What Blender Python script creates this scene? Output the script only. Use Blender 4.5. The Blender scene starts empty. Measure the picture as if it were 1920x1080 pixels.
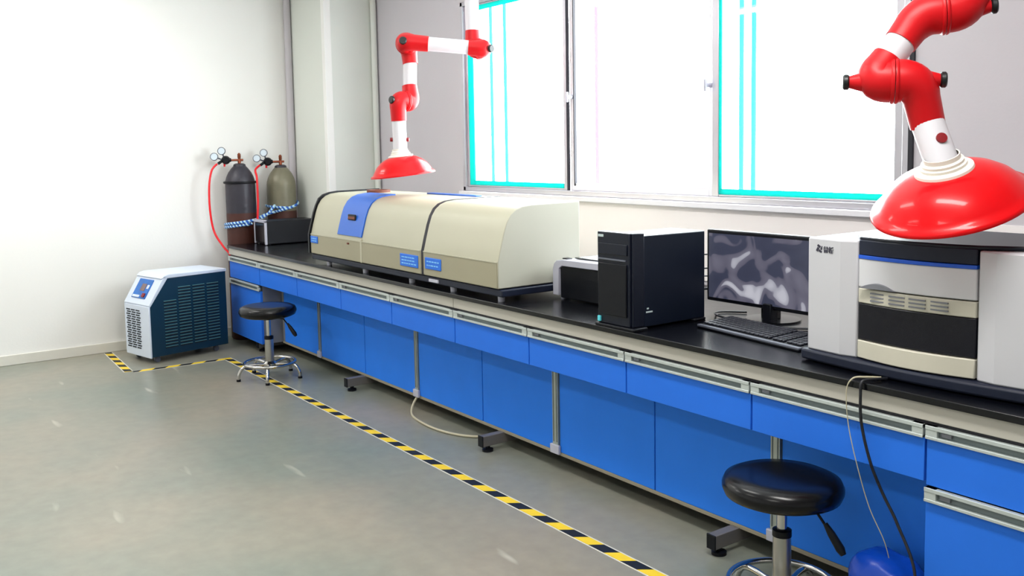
import bpy, bmesh, math, random
from mathutils import Vector, Matrix
random.seed(7)
C = bpy.context.scene.collection
PI = math.pi
V = Vector

# ------------------------------------------------------------------ camera, world, light, exposure
cam = bpy.data.cameras.new('camera')
co = bpy.data.objects.new('camera', cam); C.objects.link(co)
right = V((0.58622181, 0.80996313, -0.01742737)); down = V((0.06185332, -0.06619496, -0.99588774))
fwd = V((-0.80778596, 0.58273317, -0.08890384))
m = Matrix.Identity(4)
for i in range(3):
    m[i][0] = right[i]; m[i][1] = -down[i]; m[i][2] = -fwd[i]
m[2][3] = 1.5
co.matrix_world = m
cam.sensor_width = 36.0; cam.lens = 36.0 * 1750 / 1920
cam.shift_x = 0.0; cam.shift_y = -106.0 / 1920
cam.clip_start = 0.05; cam.clip_end = 100
bpy.context.scene.camera = co

W = bpy.data.worlds.new('world'); bpy.context.scene.world = W; W.use_nodes = True
bg = W.node_tree.nodes['Background']; bg.inputs[0].default_value = (0.93, 0.97, 1.0, 1); bg.inputs[1].default_value = 19.0
vs = bpy.context.scene.view_settings
vs.view_transform = 'Standard'; vs.look = 'None'; vs.gamma = 1; vs.exposure = -0.1; vs.use_curve_mapping = False

# portal that guides daylight sampling through the window opening
pl = bpy.data.lights.new('window_portal', 'AREA'); pl.shape = 'RECTANGLE'; pl.size = 3.5; pl.size_y = 1.4
pl.cycles.is_portal = True
po = bpy.data.objects.new('window_portal', pl); C.objects.link(po)
po.location = (-3.87, 3.72, 1.86); po.rotation_euler = (-PI / 2, 0, 0)

def lamp(name, loc, sx, sy, power, col=(1, 0.98, 0.95), rot=(0, 0, 0)):
    l = bpy.data.lights.new(name, 'AREA'); l.shape = 'RECTANGLE'; l.size = sx; l.size_y = sy
    l.energy = power; l.color = col
    o = bpy.data.objects.new(name, l); C.objects.link(o); o.location = loc; o.rotation_euler = rot
    return o
CEIL = 3.0
LAMPS = [(-6.6, -0.6, 30), (-6.6, 1.1, 18), (-3.6, -0.6, 8), (-3.4, 1.5, 16), (-0.8, -0.6, 18), (-1.2, 1.6, 44)]
for lx, ly, pw in LAMPS:
    lamp('ceiling_lamp', (lx, ly, CEIL - 0.11), 1.15, 0.28, pw)

# ------------------------------------------------------------------ helpers
def lin(c):
    return tuple(((x / 255) / 12.92 if x / 255 <= 0.04045 else ((x / 255 + 0.055) / 1.055) ** 2.4) for x in c)

def mat(name, col, rough=0.5, metal=0.0, var=0.06, scale=12.0, bump=0.0, bscale=60.0, spec=0.5, coat=0.0, emit=None, estr=0.0, ior=None, roughvar=0.0):
    M = bpy.data.materials.new(name); M.use_nodes = True
    nt = M.node_tree; b = nt.nodes['Principled BSDF']; c = lin(col)
    tc = nt.nodes.new('ShaderNodeTexCoord'); nz = nt.nodes.new('ShaderNodeTexNoise')
    nz.inputs['Scale'].default_value = scale; nz.inputs['Detail'].default_value = 4
    nt.links.new(tc.outputs['Object'], nz.inputs['Vector'])
    mx = nt.nodes.new('ShaderNodeMix'); mx.data_type = 'RGBA'
    mx.inputs[6].default_value = (*[max(0, x * (1 - var)) for x in c], 1)
    mx.inputs[7].default_value = (*[min(1, x * (1 + var)) for x in c], 1)
    nt.links.new(nz.outputs['Fac'], mx.inputs[0]); nt.links.new(mx.outputs[2], b.inputs['Base Color'])
    b.inputs['Roughness'].default_value = rough; b.inputs['Metallic'].default_value = metal
    b.inputs['Specular IOR Level'].default_value = spec; b.inputs['Coat Weight'].default_value = coat
    b.inputs['Coat Roughness'].default_value = 0.08
    if roughvar:
        mr = nt.nodes.new('ShaderNodeMapRange'); mr.inputs[3].default_value = rough - roughvar; mr.inputs[4].default_value = rough + roughvar
        nt.links.new(nz.outputs['Fac'], mr.inputs[0]); nt.links.new(mr.outputs[0], b.inputs['Roughness'])
    if bump:
        n2 = nt.nodes.new('ShaderNodeTexNoise'); n2.inputs['Scale'].default_value = bscale
        nt.links.new(tc.outputs['Object'], n2.inputs['Vector'])
        bp = nt.nodes.new('ShaderNodeBump'); bp.inputs['Strength'].default_value = bump; bp.inputs['Distance'].default_value = 0.01
        nt.links.new(n2.outputs['Fac'], bp.inputs['Height']); nt.links.new(bp.outputs[0], b.inputs['Normal'])
    if emit:
        b.inputs['Emission Color'].default_value = (*lin(emit), 1); b.inputs['Emission Strength'].default_value = estr
    return M

MT = {}
def dm(key, *a, **k): MT[key] = mat(key, *a, **k); return MT[key]
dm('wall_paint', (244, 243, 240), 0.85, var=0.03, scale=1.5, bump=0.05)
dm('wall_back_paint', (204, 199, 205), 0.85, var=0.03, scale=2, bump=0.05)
dm('pilaster_paint', (226, 229, 222), 0.85, var=0.03, scale=2, bump=0.05)
dm('ceiling_paint', (242, 242, 240), 0.9, var=0.02)
dm('baseboard_tile', (225, 222, 212), 0.35, var=0.06, scale=5)
dm('aluminium', (200, 196, 204), 0.32, 0.75, var=0.05)
dm('white_aluminium', (236, 234, 240), 0.35, 0.0, var=0.03)
dm('dark_gasket', (30, 28, 38), 0.6)
dm('handle_alloy', (196, 204, 202), 0.4, 0.35, var=0.06, scale=30)
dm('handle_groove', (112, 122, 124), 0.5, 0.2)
dm('rail_grey', (186, 182, 172), 0.5, 0.0, var=0.05, scale=6)
dm('post_steel', (176, 184, 178), 0.35, 0.5, var=0.05)
dm('foot_steel', (112, 108, 104), 0.45, 0.2)
dm('drawer_blue', (40, 116, 232), 0.5, spec=0.25, var=0.05, scale=8)
dm('panel_blue', (44, 128, 244), 0.5, spec=0.2, var=0.06, scale=6)
dm('carcass_grey', (120, 122, 130), 0.55)
dm('edge_beige', (150, 142, 124), 0.6)
dm('black_plastic', (8, 10, 18), 0.42, spec=0.25, var=0.1)
dm('black_gloss', (8, 8, 14), 0.22, var=0.1)
dm('black_vinyl', (5, 5, 9), 0.24, spec=0.35, var=0.1, scale=25)
dm('dark_base', (24, 30, 48), 0.42, spec=0.3, var=0.08)
dm('case_navy', (9, 18, 34), 0.4, spec=0.25, var=0.12, scale=5)
dm('bezel_black', (15, 20, 34), 0.35, spec=0.3, var=0.1)
dm('cream_plastic', (184, 181, 160), 0.4, var=0.03, scale=6)
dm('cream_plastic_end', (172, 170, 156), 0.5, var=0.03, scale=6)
dm('cream_band', (160, 154, 130), 0.5, var=0.04, scale=6)
dm('cover_blue', (30, 100, 205), 0.3, var=0.06, scale=5)
dm('label_blue', (20, 110, 225), 0.45, var=0.12, scale=40)
dm('label_print', (130, 200, 250), 0.5)
dm('soot_brown', (112, 62, 48), 0.7, var=0.3, scale=30)
dm('chrome', (205, 203, 200), 0.14, 1.0, var=0.02)
dm('brushed_chrome', (180, 178, 172), 0.28, 0.9, var=0.04)
dm('arm_red', (216, 8, 18), 0.3, var=0.05, scale=6, coat=0.2, spec=0.15)
dm('elbow_red', (200, 12, 22), 0.4, spec=0.3, var=0.05, scale=6)
dm('tube_white', (218, 216, 222), 0.38, var=0.02)
dm('collar_white', (238, 232, 222), 0.45, var=0.02)
dm('knob_black', (10, 16, 18), 0.4)
dm('button_red', (130, 8, 20), 0.4)
dm('chiller_teal', (16, 52, 74), 0.42, spec=0.3, var=0.08, scale=6)
dm('chiller_white', (214, 224, 240), 0.42, var=0.03)
dm('slot_dark', (10, 20, 34), 0.7)
dm('louvre_teal', (70, 118, 128), 0.45, var=0.25, scale=14)
dm('display_blue', (24, 104, 190), 0.3, var=0.2, scale=30)
dm('display_lcd', (120, 96, 96), 0.3)
dm('silver_plastic', (190, 190, 204), 0.35, 0.1, var=0.05)
dm('instrument_white', (198, 198, 203), 0.45, var=0.02)
dm('instrument_grey', (212, 212, 216), 0.48, var=0.03)
dm('vent_cream', (200, 196, 180), 0.45)
dm('door_glass', (14, 14, 24), 0.2, spec=0.35, var=0.2, scale=3)
dm('stripe_blue', (8, 84, 205), 0.3)
dm('logo_ink', (52, 50, 66), 0.6)
dm('rope_black', (30, 34, 46), 0.7)
dm('hose_red', (236, 20, 34), 0.38)
dm('cylinder_dark', (50, 48, 58), 0.42, 0.1, var=0.3, scale=9, bump=0.2, bscale=25)
dm('cylinder_rust', (74, 38, 30), 0.55, 0.1, var=0.35, scale=12, bump=0.2, bscale=25)
dm('cylinder_olive', (122, 118, 98), 0.42, 0.1, var=0.25, scale=10, bump=0.2, bscale=25)
dm('brass', (140, 72, 48), 0.35, 0.7, var=0.2)
dm('gauge_face', (214, 226, 236), 0.3)
dm('tape_yellow', (240, 205, 40), 0.5, var=0.08, scale=30)
dm('tape_black', (18, 20, 26), 0.5)
dm('tape_edge', (215, 213, 200), 0.55)
dm('cable_beige', (190, 182, 156), 0.5)
dm('cable_black', (14, 16, 24), 0.5)
dm('cable_grey', (92, 96, 108), 0.5)
dm('bag_blue', (6, 64, 176), 0.3, var=0.25, scale=9, bump=0.8, bscale=14)
dm('key_black', (24, 26, 36), 0.4)
dm('sticker_cyan', (90, 210, 225), 0.4)
dm('sticker_pale', (190, 205, 205), 0.4)
dm('light_housing', (235, 235, 235), 0.5)
dm('light_diffuser', (255, 255, 255), 0.6, emit=(255, 252, 246), estr=6)

def special_materials():
    # floor: worn grey-green epoxy
    M = bpy.data.materials.new('epoxy_floor'); M.use_nodes = True; nt = M.node_tree; b = nt.nodes['Principled BSDF']
    tc = nt.nodes.new('ShaderNodeTexCoord')
    n1 = nt.nodes.new('ShaderNodeTexNoise'); n1.inputs['Scale'].default_value = 0.9; n1.inputs['Detail'].default_value = 3
    n2 = nt.nodes.new('ShaderNodeTexNoise'); n2.inputs['Scale'].default_value = 14; n2.inputs['Detail'].default_value = 6
    r = nt.nodes.new('ShaderNodeValToRGB')
    r.color_ramp.elements[0].position = 0.35; r.color_ramp.elements[0].color = (*lin((130, 138, 128)), 1)
    r.color_ramp.elements[1].position = 0.65; r.color_ramp.elements[1].color = (*lin((154, 147, 132)), 1)
    mx = nt.nodes.new('ShaderNodeMix'); mx.data_type = 'RGBA'; mx.blend_type = 'MULTIPLY'; mx.inputs[0].default_value = 1
    r2 = nt.nodes.new('ShaderNodeValToRGB')
    r2.color_ramp.elements[0].position = 0.3; r2.color_ramp.elements[0].color = (0.86, 0.86, 0.86, 1)
    r2.color_ramp.elements[1].position = 0.7; r2.color_ramp.elements[1].color = (1, 1, 1, 1)
    L = nt.links.new
    L(tc.outputs['Object'], n1.inputs['Vector']); L(tc.outputs['Object'], n2.inputs['Vector'])
    L(n1.outputs['Fac'], r.inputs[0]); L(n2.outputs['Fac'], r2.inputs[0]); L(r.outputs[0], mx.inputs[6]); L(r2.outputs[0], mx.inputs[7])
    # pale scuffs
    mp = nt.nodes.new('ShaderNodeMapping'); mp.inputs['Scale'].default_value = (1.2, 6, 1); mp.inputs['Rotation'].default_value = (0, 0, 0.5)
    n3 = nt.nodes.new('ShaderNodeTexNoise'); n3.inputs['Scale'].default_value = 1.6; n3.inputs['Detail'].default_value = 2
    r3 = nt.nodes.new('ShaderNodeValToRGB'); r3.color_ramp.elements[0].position = 0.70; r3.color_ramp.elements[0].color = (0, 0, 0, 1)
    r3.color_ramp.elements[1].position = 0.78; r3.color_ramp.elements[1].color = (0.5, 0.5, 0.5, 1)
    m3 = nt.nodes.new('ShaderNodeMix'); m3.data_type = 'RGBA'; m3.inputs[7].default_value = (*lin((214, 212, 198)), 1)
    L(tc.outputs['Object'], mp.inputs[0]); L(mp.outputs[0], n3.inputs['Vector']); L(n3.outputs['Fac'], r3.inputs[0])
    L(r3.outputs[0], m3.inputs[0]); L(mx.outputs[2], m3.inputs[6]); L(m3.outputs[2], b.inputs['Base Color'])
    b.inputs['Roughness'].default_value = 0.3; b.inputs['Specular IOR Level'].default_value = 0.4
    MT['epoxy_floor'] = M
    # worktop: black phenolic resin with satin gloss
    M = mat('worktop_black', (5, 6, 12), 0.23, var=0.15, scale=30, roughvar=0.03, spec=0.4, bump=0.03, bscale=120); MT['worktop_black'] = M
    # window glass: clear with a faint reflection
    M = bpy.data.materials.new('window_glass'); M.use_nodes = True; nt = M.node_tree
    for n in list(nt.nodes): nt.nodes.remove(n)
    out = nt.nodes.new('ShaderNodeOutputMaterial'); t = nt.nodes.new('ShaderNodeBsdfTransparent'); g = nt.nodes.new('ShaderNodeBsdfGlossy')
    g.inputs['Roughness'].default_value = 0.02; t.inputs[0].default_value = (0.97, 0.99, 0.985, 1)
    f = nt.nodes.new('ShaderNodeValue'); f.outputs[0].default_value = 0.04; mxs = nt.nodes.new('ShaderNodeMixShader')
    nt.links.new(f.outputs[0], mxs.inputs[0]); nt.links.new(t.outputs[0], mxs.inputs[1]); nt.links.new(g.outputs[0], mxs.inputs[2]); nt.links.new(mxs.outputs[0], out.inputs[0])
    MT['window_glass'] = M
    # green tinted plastic that daylight shines through
    for nm, c1, w in (('teal_gasket', (50, 184, 176), 0.6), ('pale_teal', (92, 164, 158), 0.85), ('pale_pink', (176, 140, 168), 0.85)):
        M = bpy.data.materials.new(nm); M.use_nodes = True; nt = M.node_tree
        for n in list(nt.nodes): nt.nodes.remove(n)
        out = nt.nodes.new('ShaderNodeOutputMaterial'); d = nt.nodes.new('ShaderNodeBsdfDiffuse'); t = nt.nodes.new('ShaderNodeBsdfTranslucent')
        for q in (d, t): q.inputs[0].default_value = (*lin(c1), 1)
        mxs = nt.nodes.new('ShaderNodeMixShader'); mxs.inputs[0].default_value = w
        nt.links.new(d.outputs[0], mxs.inputs[1]); nt.links.new(t.outputs[0], mxs.inputs[2]); nt.links.new(mxs.outputs[0], out.inputs[0])
        MT[nm] = M
    # rope: blue and white twisted strands
    M = bpy.data.materials.new('rope_blue'); M.use_nodes = True; nt = M.node_tree; b = nt.nodes['Principled BSDF']
    tc = nt.nodes.new('ShaderNodeTexCoord'); w = nt.nodes.new('ShaderNodeTexWave'); w.inputs['Scale'].default_value = 16; w.bands_direction = 'DIAGONAL'
    w.inputs['Distortion'].default_value = 2.0
    r = nt.nodes.new('ShaderNodeValToRGB'); r.color_ramp.elements[0].position = 0.35; r.color_ramp.elements[0].color = (*lin((24, 92, 190)), 1)
    r.color_ramp.elements[1].position = 0.7; r.color_ramp.elements[1].color = (*lin((190, 226, 240)), 1)
    nt.links.new(tc.outputs['Object'], w.inputs['Vector']); nt.links.new(w.outputs['Fac'], r.inputs[0]); nt.links.new(r.outputs[0], b.inputs['Base Color'])
    b.inputs['Roughness'].default_value = 0.6; MT['rope_blue'] = M
    # monitor screen: reflection painted as glowing pale mottled shapes on dark slate
    M = bpy.data.materials.new('painted_reflection'); M.use_nodes = True; nt = M.node_tree; b = nt.nodes['Principled BSDF']; L = nt.links.new
    tc = nt.nodes.new('ShaderNodeTexCoord'); mp = nt.nodes.new('ShaderNodeMapping'); mp.inputs['Scale'].default_value = (1, 1, 1)
    mp.inputs['Location'].default_value = (2.1, 0, 3.3)
    n = nt.nodes.new('ShaderNodeTexNoise'); n.inputs['Scale'].default_value = 7.5; n.inputs['Detail'].default_value = 1.2; n.inputs['Distortion'].default_value = 1.0
    r = nt.nodes.new('ShaderNodeValToRGB'); e = r.color_ramp.elements
    e[0].position = 0.0; e[0].color = (*lin((44, 48, 66)), 1); e[1].position = 1.0; e[1].color = (*lin((225, 225, 232)), 1)
    for p, c1 in ((0.47, (58, 62, 82)), (0.50, (96, 94, 110)), (0.60, (112, 110, 126)), (0.615, (170, 170, 182)), (0.68, (200, 200, 210))):
        q = e.new(p); q.color = (*lin(c1), 1)
    L(tc.outputs['Object'], mp.inputs[0]); L(mp.outputs[0], n.inputs['Vector']); L(n.outputs['Fac'], r.inputs[0])
    L(r.outputs[0], b.inputs['Emission Color']); b.inputs['Emission Strength'].default_value = 0.85
    b.inputs['Base Color'].default_value = (0.02, 0.02, 0.03, 1); b.inputs['Roughness'].default_value = 0.25
    MT['painted_reflection'] = M
special_materials()

RM = {}   # root matrices by object name
def tag(o, label=None, cat=None, group=None, kind=None):
    if label: o['label'] = label
    if cat: o['category'] = cat
    if group: o['group'] = group
    if kind: o['kind'] = kind
    return o
def thing(name, label, cat, loc=(0, 0, 0), rz=0.0, group=None):
    o = bpy.data.objects.new(name, None); C.objects.link(o); o.empty_display_size = 0.05
    o.location = loc; o.rotation_euler = (0, 0, rz)
    RM[o.name] = Matrix.Translation(V(loc)) @ Matrix.Rotation(rz, 4, 'Z')
    return tag(o, label, cat, group)

class MB:
    def __init__(s): s.bm = bmesh.new()
    def _mi(s, faces, mi):
        for f in faces: f.material_index = mi
    def box(s, x0, x1, y0, y1, z0, z1, mi=0, xf=None):
        vs_ = [s.bm.verts.new((x, y, z)) for x in (x0, x1) for y in (y0, y1) for z in (z0, z1)]
        if xf:
            for v in vs_: v.co = xf @ v.co
        q = ((0, 1, 3, 2), (4, 6, 7, 5), (0, 4, 5, 1), (2, 3, 7, 6), (0, 2, 6, 4), (1, 5, 7, 3))
        s._mi([s.bm.faces.new([vs_[i] for i in f]) for f in q], mi); return s
    def prism(s, pts, a0, a1, axis='x', mi=0, mcap=None):
        def P(p, a):
            return {'x': (a, p[0], p[1]), 'y': (p[0], a, p[1]), 'z': (p[0], p[1], a)}[axis]
        A = [s.bm.verts.new(P(p, a0)) for p in pts]; B = [s.bm.verts.new(P(p, a1)) for p in pts]
        fs = [s.bm.faces.new((A[i], A[(i + 1) % len(A)], B[(i + 1) % len(A)], B[i])) for i in range(len(A))]
        s._mi(fs, mi); caps = [s.bm.faces.new(A[::-1]), s.bm.faces.new(B)]
        s._mi(caps, mi if mcap is None else mcap); return s
    def tube(s, pts, r, n=12, mi=0, caps=True, closed=False):
        pts = [V(p) for p in pts]; N = len(pts); rr = r if isinstance(r, (list, tuple)) else [r] * N
        rings = []; up = None
        for i, p in enumerate(pts):
            if closed: t = (pts[(i + 1) % N] - pts[i - 1])
            else: t = pts[min(i + 1, N - 1)] - pts[max(i - 1, 0)]
            t.normalize()
            if up is None:
                up = t.orthogonal().normalized()
            up = (up - t * up.dot(t)); up.normalize(); sd = t.cross(up)
            rings.append([s.bm.verts.new(p + (up * math.cos(2 * PI * k / n) + sd * math.sin(2 * PI * k / n)) * rr[i]) for k in range(n)])
        fs = []
        for i in range(N if closed else N - 1):
            a, b = rings[i], rings[(i + 1) % N]
            for k in range(n): fs.append(s.bm.faces.new((a[k], a[(k + 1) % n], b[(k + 1) % n], b[k])))
        if caps and not closed: fs.append(s.bm.faces.new(rings[0][::-1])); fs.append(s.bm.faces.new(rings[-1]))
        s._mi(fs, mi); return s
    def cyl(s, p0, p1, r0, r1=None, n=20, mi=0):
        return s.tube([p0, p1], [r0, r0 if r1 is None else r1], n, mi)
    def lathe(s, prof, c=(0, 0, 0), ax=(0, 0, 1), n=32, mi=0, arc=None):
        c = V(c); ax = V(ax).normalized(); u = ax.orthogonal().normalized(); w = ax.cross(u)
        rings = []
        for r, h in prof:
            if r < 1e-5: rings.append([s.bm.verts.new(c + ax * h)])
            else: rings.append([s.bm.verts.new(c + ax * h + (u * math.cos(2 * PI * k / n) + w * math.sin(2 * PI * k / n)) * r) for k in range(n)])
        fs = []
        for a, b in zip(rings, rings[1:]):
            for k in range(n):
                k2 = (k + 1) % n
                if len(a) == 1 and len(b) == 1: continue
                if len(a) == 1: fs.append(s.bm.faces.new((a[0], b[k2], b[k])))
                elif len(b) == 1: fs.append(s.bm.faces.new((a[k], a[k2], b[0])))
                else: fs.append(s.bm.faces.new((a[k], a[k2], b[k2], b[k])))
        s._mi(fs, mi); return s
    def quad(s, a, b, c, d, mi=0):
        s._mi([s.bm.faces.new([s.bm.verts.new(p) for p in (a, b, c, d)])], mi); return s
    def build(s, name, mats, parent=None, bevel=0.0, seg=2, local=False, sharp=38, kind=None, label=None, solid=0.0):
        bmesh.ops.recalc_face_normals(s.bm, faces=s.bm.faces)
        if parent is not None and not local:
            s.bm.transform(RM[parent.name].inverted())
        for f in s.bm.faces: f.smooth = True
        a = math.radians(sharp)
        for e in s.bm.edges:
            if len(e.link_faces) != 2 or e.calc_face_angle(0) > a: e.smooth = False
        me = bpy.data.meshes.new(name); s.bm.to_mesh(me); s.bm.free()
        for q in (mats if isinstance(mats, (list, tuple)) else [mats]): me.materials.append(MT[q])
        o = bpy.data.objects.new(name, me); C.objects.link(o)
        if parent is not None: o.parent = parent; RM[o.name] = RM[parent.name]
        else: RM[o.name] = Matrix.Identity(4)
        if solid:
            md = o.modifiers.new('thickness', 'SOLIDIFY'); md.thickness = solid; md.offset = 0
        if bevel:
            md = o.modifiers.new('bevel', 'BEVEL'); md.width = bevel; md.segments = seg; md.limit_method = 'ANGLE'; md.angle_limit = math.radians(40)
            md.harden_normals = False
        if kind: o['kind'] = kind
        if label: o['label'] = label
        return o
def B(*a): return MB().box(*a)
def bez(p, n=16):
    p = [V(q) for q in p]; out = []
    for i in range(len(p) - 1):
        p0 = p[max(i - 1, 0)]; p1 = p[i]; p2 = p[i + 1]; p3 = p[min(i + 2, len(p) - 1)]
        for k in range(n):
            t = k / n
            out.append(0.5 * ((2 * p1) + (p2 - p0) * t + (2 * p0 - 5 * p1 + 4 * p2 - p3) * t * t + (3 * p1 - p0 - 3 * p2 + p3) * t ** 3))
    out.append(p[-1]); return out

# ------------------------------------------------------------------ setting
XL = -7.52; YB = 3.6; XR = 3.0; YF = -3.2
def st(name, mb, mats, bevel=0.0, parent=None): return mb.build(name, mats, parent, bevel=bevel, kind='structure')
st('floor', B(XL - 0.2, XR + 0.2, YF - 0.2, YB + 0.2, -0.1, 0), 'epoxy_floor')
st('ceiling', B(XL - 0.2, XR + 0.2, YF - 0.2, YB + 0.2, CEIL, CEIL + 0.1), 'ceiling_paint')
st('wall_left', B(XL - 0.2, XL, YF - 0.2, YB + 0.2, 0, CEIL), 'wall_paint')
st('wall_right', B(XR, XR + 0.2, YF - 0.2, YB + 0.2, 0, CEIL), 'wall_paint')
st('wall_front', B(XL, XR, YF - 0.2, YF, 0, CEIL), 'wall_paint')
WX0, WX1, WZ0, WZ1 = -5.559, -2.175, 1.207, 2.513
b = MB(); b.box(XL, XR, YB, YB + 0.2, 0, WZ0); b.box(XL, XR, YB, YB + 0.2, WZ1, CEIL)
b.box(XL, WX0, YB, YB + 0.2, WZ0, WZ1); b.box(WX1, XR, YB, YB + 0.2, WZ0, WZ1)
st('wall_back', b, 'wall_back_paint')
PX1, PY0 = -6.83, 3.16
st('wall_pilaster', B(XL, PX1, PY0, YB, 0, CEIL), 'pilaster_paint')
st('baseboard_left', B(XL, XL + 0.014, YF, 3.16, 0, 0.075), 'baseboard_tile', 0.004)
# vertical corner beads and conduit
st('trim_1', MB().cyl((XL + 0.03, PY0 - 0.03, 0.0), (XL + 0.03, PY0 - 0.03, CEIL), 0.028), 'wall_back_paint')
b = MB(); b.box(PX1 - 0.05, PX1 + 0.006, PY0 - 0.008, PY0 + 0.05, 0, CEIL); st('trim_2', b, 'wall_paint', 0.003)
st('trim_3', MB().cyl((PX1 + 0.03, YB - 0.03, 0.0), (PX1 + 0.03, YB - 0.03, CEIL), 0.024), 'pilaster_paint')

dm('bounce_light_paint', (250, 243, 242), 0.8, var=0.02, scale=2)  # worktop bounce light on the wall, painted as a paler added board
st('bounce_light_board', B(WX0 - 0.02, XR, YB - 0.006, YB - 0.0005, 0.80, WZ0 - 0.032), 'bounce_light_paint', 0.001)
# window
fr = MB()
t = 0.03
fr.box(WX0, WX1, YB - 0.006, YB + 0.09, WZ0, WZ0 + t); fr.box(WX0, WX1, YB - 0.006, YB + 0.09, WZ1 - t, WZ1)
fr.box(WX0, WX0 + t, YB - 0.006, YB + 0.09, WZ0, WZ1); fr.box(WX1 - t, WX1, YB - 0.006, YB + 0.09, WZ0, WZ1)
win = st('window_1', fr, 'aluminium', 0.003)
def sash(x0, x1, y, fm, w=0.03, wb=0.035, inner=None):
    s_ = MB(); z0, z1 = WZ0 + t, WZ1 - t
    s_.box(x0, x0 + w, y, y + 0.03, z0, z1); s_.box(x1 - w, x1, y, y + 0.03, z0, z1)
    s_.box(x0 + w, x1 - w, y, y + 0.03, z0, z0 + wb); s_.box(x0 + w, x1 - w, y, y + 0.03, z1 - wb, z1)
    so = s_.build('window_sash', fm, win, bevel=0.003)
    B(x0 + w, x1 - w, y + 0.012, y + 0.018, z0 + wb, z1 - wb).build('pane', 'window_glass', so)
    if inner:
        g = MB(); l, bt, rt = inner; a0, a1 = x0 + w, x1 - w; c0, c1 = z0 + wb, z1 - wb
        if l: g.box(a0, a0 + l, y + 0.002, y + 0.011, c0, c1)
        if bt: g.box(a0 + l, a1, y + 0.002, y + 0.011, c0, c0 + bt)
        if rt: g.box(a0 + l, a1, y + 0.002, y + 0.011, c1 - rt, c1)
        g.build('green_gasket', 'teal_gasket', so)
    return so
sash(-5.529, -4.423, YB + 0.012, 'aluminium', 0.028, 0.012, (0.06, 0.03, 0.03))
sash(-4.407, -3.255, YB + 0.03, 'white_aluminium', 0.04, 0.045)
sash(-3.261, -2.206, YB + 0.012, 'aluminium', 0.045, 0.012, (0.014, 0.028, 0.02))
B(-4.4185, -4.4115, YB + 0.010, YB + 0.03, WZ0 + t, WZ1 - t).build('window_seal', 'dark_gasket', win)
B(-4.368, -4.361, YB + 0.022, YB + 0.04, WZ0 + t + 0.03, WZ1 - t).build('window_seal', 'dark_gasket', win)
for x_ in (-4.384, -3.281):
    b = MB(); b.cyl((x_, YB + 0.03, 1.80), (x_, YB - 0.01, 1.80), 0.012); b.box(x_ - 0.008, x_ + 0.008, YB - 0.02, YB - 0.006, 1.77, 1.83)
    b.build('latch', 'silver_plastic', win, bevel=0.003)
# security bars outside, washed out by the daylight
for x_, m_ in ((-5.55, 'pale_teal'), (-5.38, 'pale_teal'), (-3.27, 'pale_teal'), (-3.19, 'pale_teal'), (-4.41, 'pale_pink')):
    B(x_ - 0.010, x_ + 0.010, YB + 0.24, YB + 0.255, 1.0, 2.6).build('outside_bar', m_, win)
st('trim_4', B(WX0 - 0.02, WX1 + 0.02, YB - 0.035, YB, WZ0 - 0.03, WZ0 - 0.001), 'white_aluminium', 0.004)
st('trim_5', B(WX1 + 0.0, WX1 + 0.022, YB - 0.012, YB, WZ0, 2.9), 'dark_gasket', 0.002)

# ceiling lights (outside the frame)
for i, (lx, ly, pw) in enumerate(LAMPS):
    t_ = thing('ceiling_light', 'white rectangular ceiling light, %s' % ['by the left wall, away from the window', 'by the left wall, nearer the window', 'middle of the room, away from the window', 'middle of the room, nearer the window', 'near the right end, away from the window', 'near the right end, nearer the window'][i], 'ceiling light', (lx, ly, CEIL - 0.1))
    B(lx - 0.62, lx + 0.62, ly - 0.18, ly + 0.18, CEIL - 0.09, CEIL - 0.001).build('housing', 'light_housing', t_, bevel=0.01)
    B(lx - 0.58, lx + 0.58, ly - 0.15, ly + 0.15, CEIL - 0.1, CEIL - 0.09).build('diffuser', 'light_diffuser', t_)

# ------------------------------------------------------------------ bench
BT = 0.782; BY = 2.45; FY = 2.47; PYP = 2.63; XE = -0.13
XS = [-7.24, -6.60, -5.915, -5.24, -4.59, -3.93, -3.31, -2.672, -2.05, -1.423, -0.777, XE]
b = MB()
b.prism([(-7.225, BY), (XE, BY), (XE, YB - 0.01), (PX1 + 0.07, YB - 0.01), (PX1 + 0.07, PY0 - 0.045), (-7.225, PY0 - 0.045)], BT - 0.022, BT, 'z')
o = b.build('worktop', 'worktop_black', bevel=0.003)
tag(o, 'long black laboratory worktop running along the wall under the window', 'worktop')
frm = thing('bench_frame', 'grey steel frame with feet and posts carrying the black worktop', 'bench frame', (-3.7, 2.9, 0))
for x0, x1 in ((-7.23, XS[5] - 0.002), (XS[5] + 0.002, XE)):
    b = MB(); b.box(x0, x1, FY - 0.006, FY + 0.02, 0.708, BT - 0.022); b.build('front_rail', 'rail_grey', frm, bevel=0.002)
B(-7.22, XE, FY + 0.004, FY + 0.03, 0.697, 0.708).build('shadow_gap', 'dark_gasket', frm)
B(-6.60, XS[9], PYP + 0.0, PYP + 0.03, 0.078, 0.094).build('bottom_rail', 'edge_beige', frm, bevel=0.002)
B(-7.2, XE, 3.06, 3.1, 0.10, 0.16).build('rear_rail', 'foot_steel', frm)
for xp, w in ((-5.93, 0.026), (-4.60, 0.034), (-3.32, 0.04), (-2.07, 0.04)):
    b = MB(); b.box(xp - w / 2, xp + w / 2, PYP - 0.008, PYP + 0.025, 0.10, 0.70)
    b.box(xp - w / 2 + 0.006, xp - w / 2 + 0.011, PYP - 0.010, PYP - 0.006, 0.14, 0.70, 1)
    b.box(xp + w / 2 - 0.011, xp + w / 2 - 0.006, PYP - 0.010, PYP - 0.006, 0.14, 0.70, 1)
    p_ = b.build('post', ['post_steel', 'handle_groove'], frm, bevel=0.001)
    b = MB(); b.box(xp - w / 2 - 0.012, xp + w / 2 + 0.012, PYP - 0.016, PYP - 0.001, 0.085, 0.128); b.build('post_foot', 'silver_plastic', p_, bevel=0.003)
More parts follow.
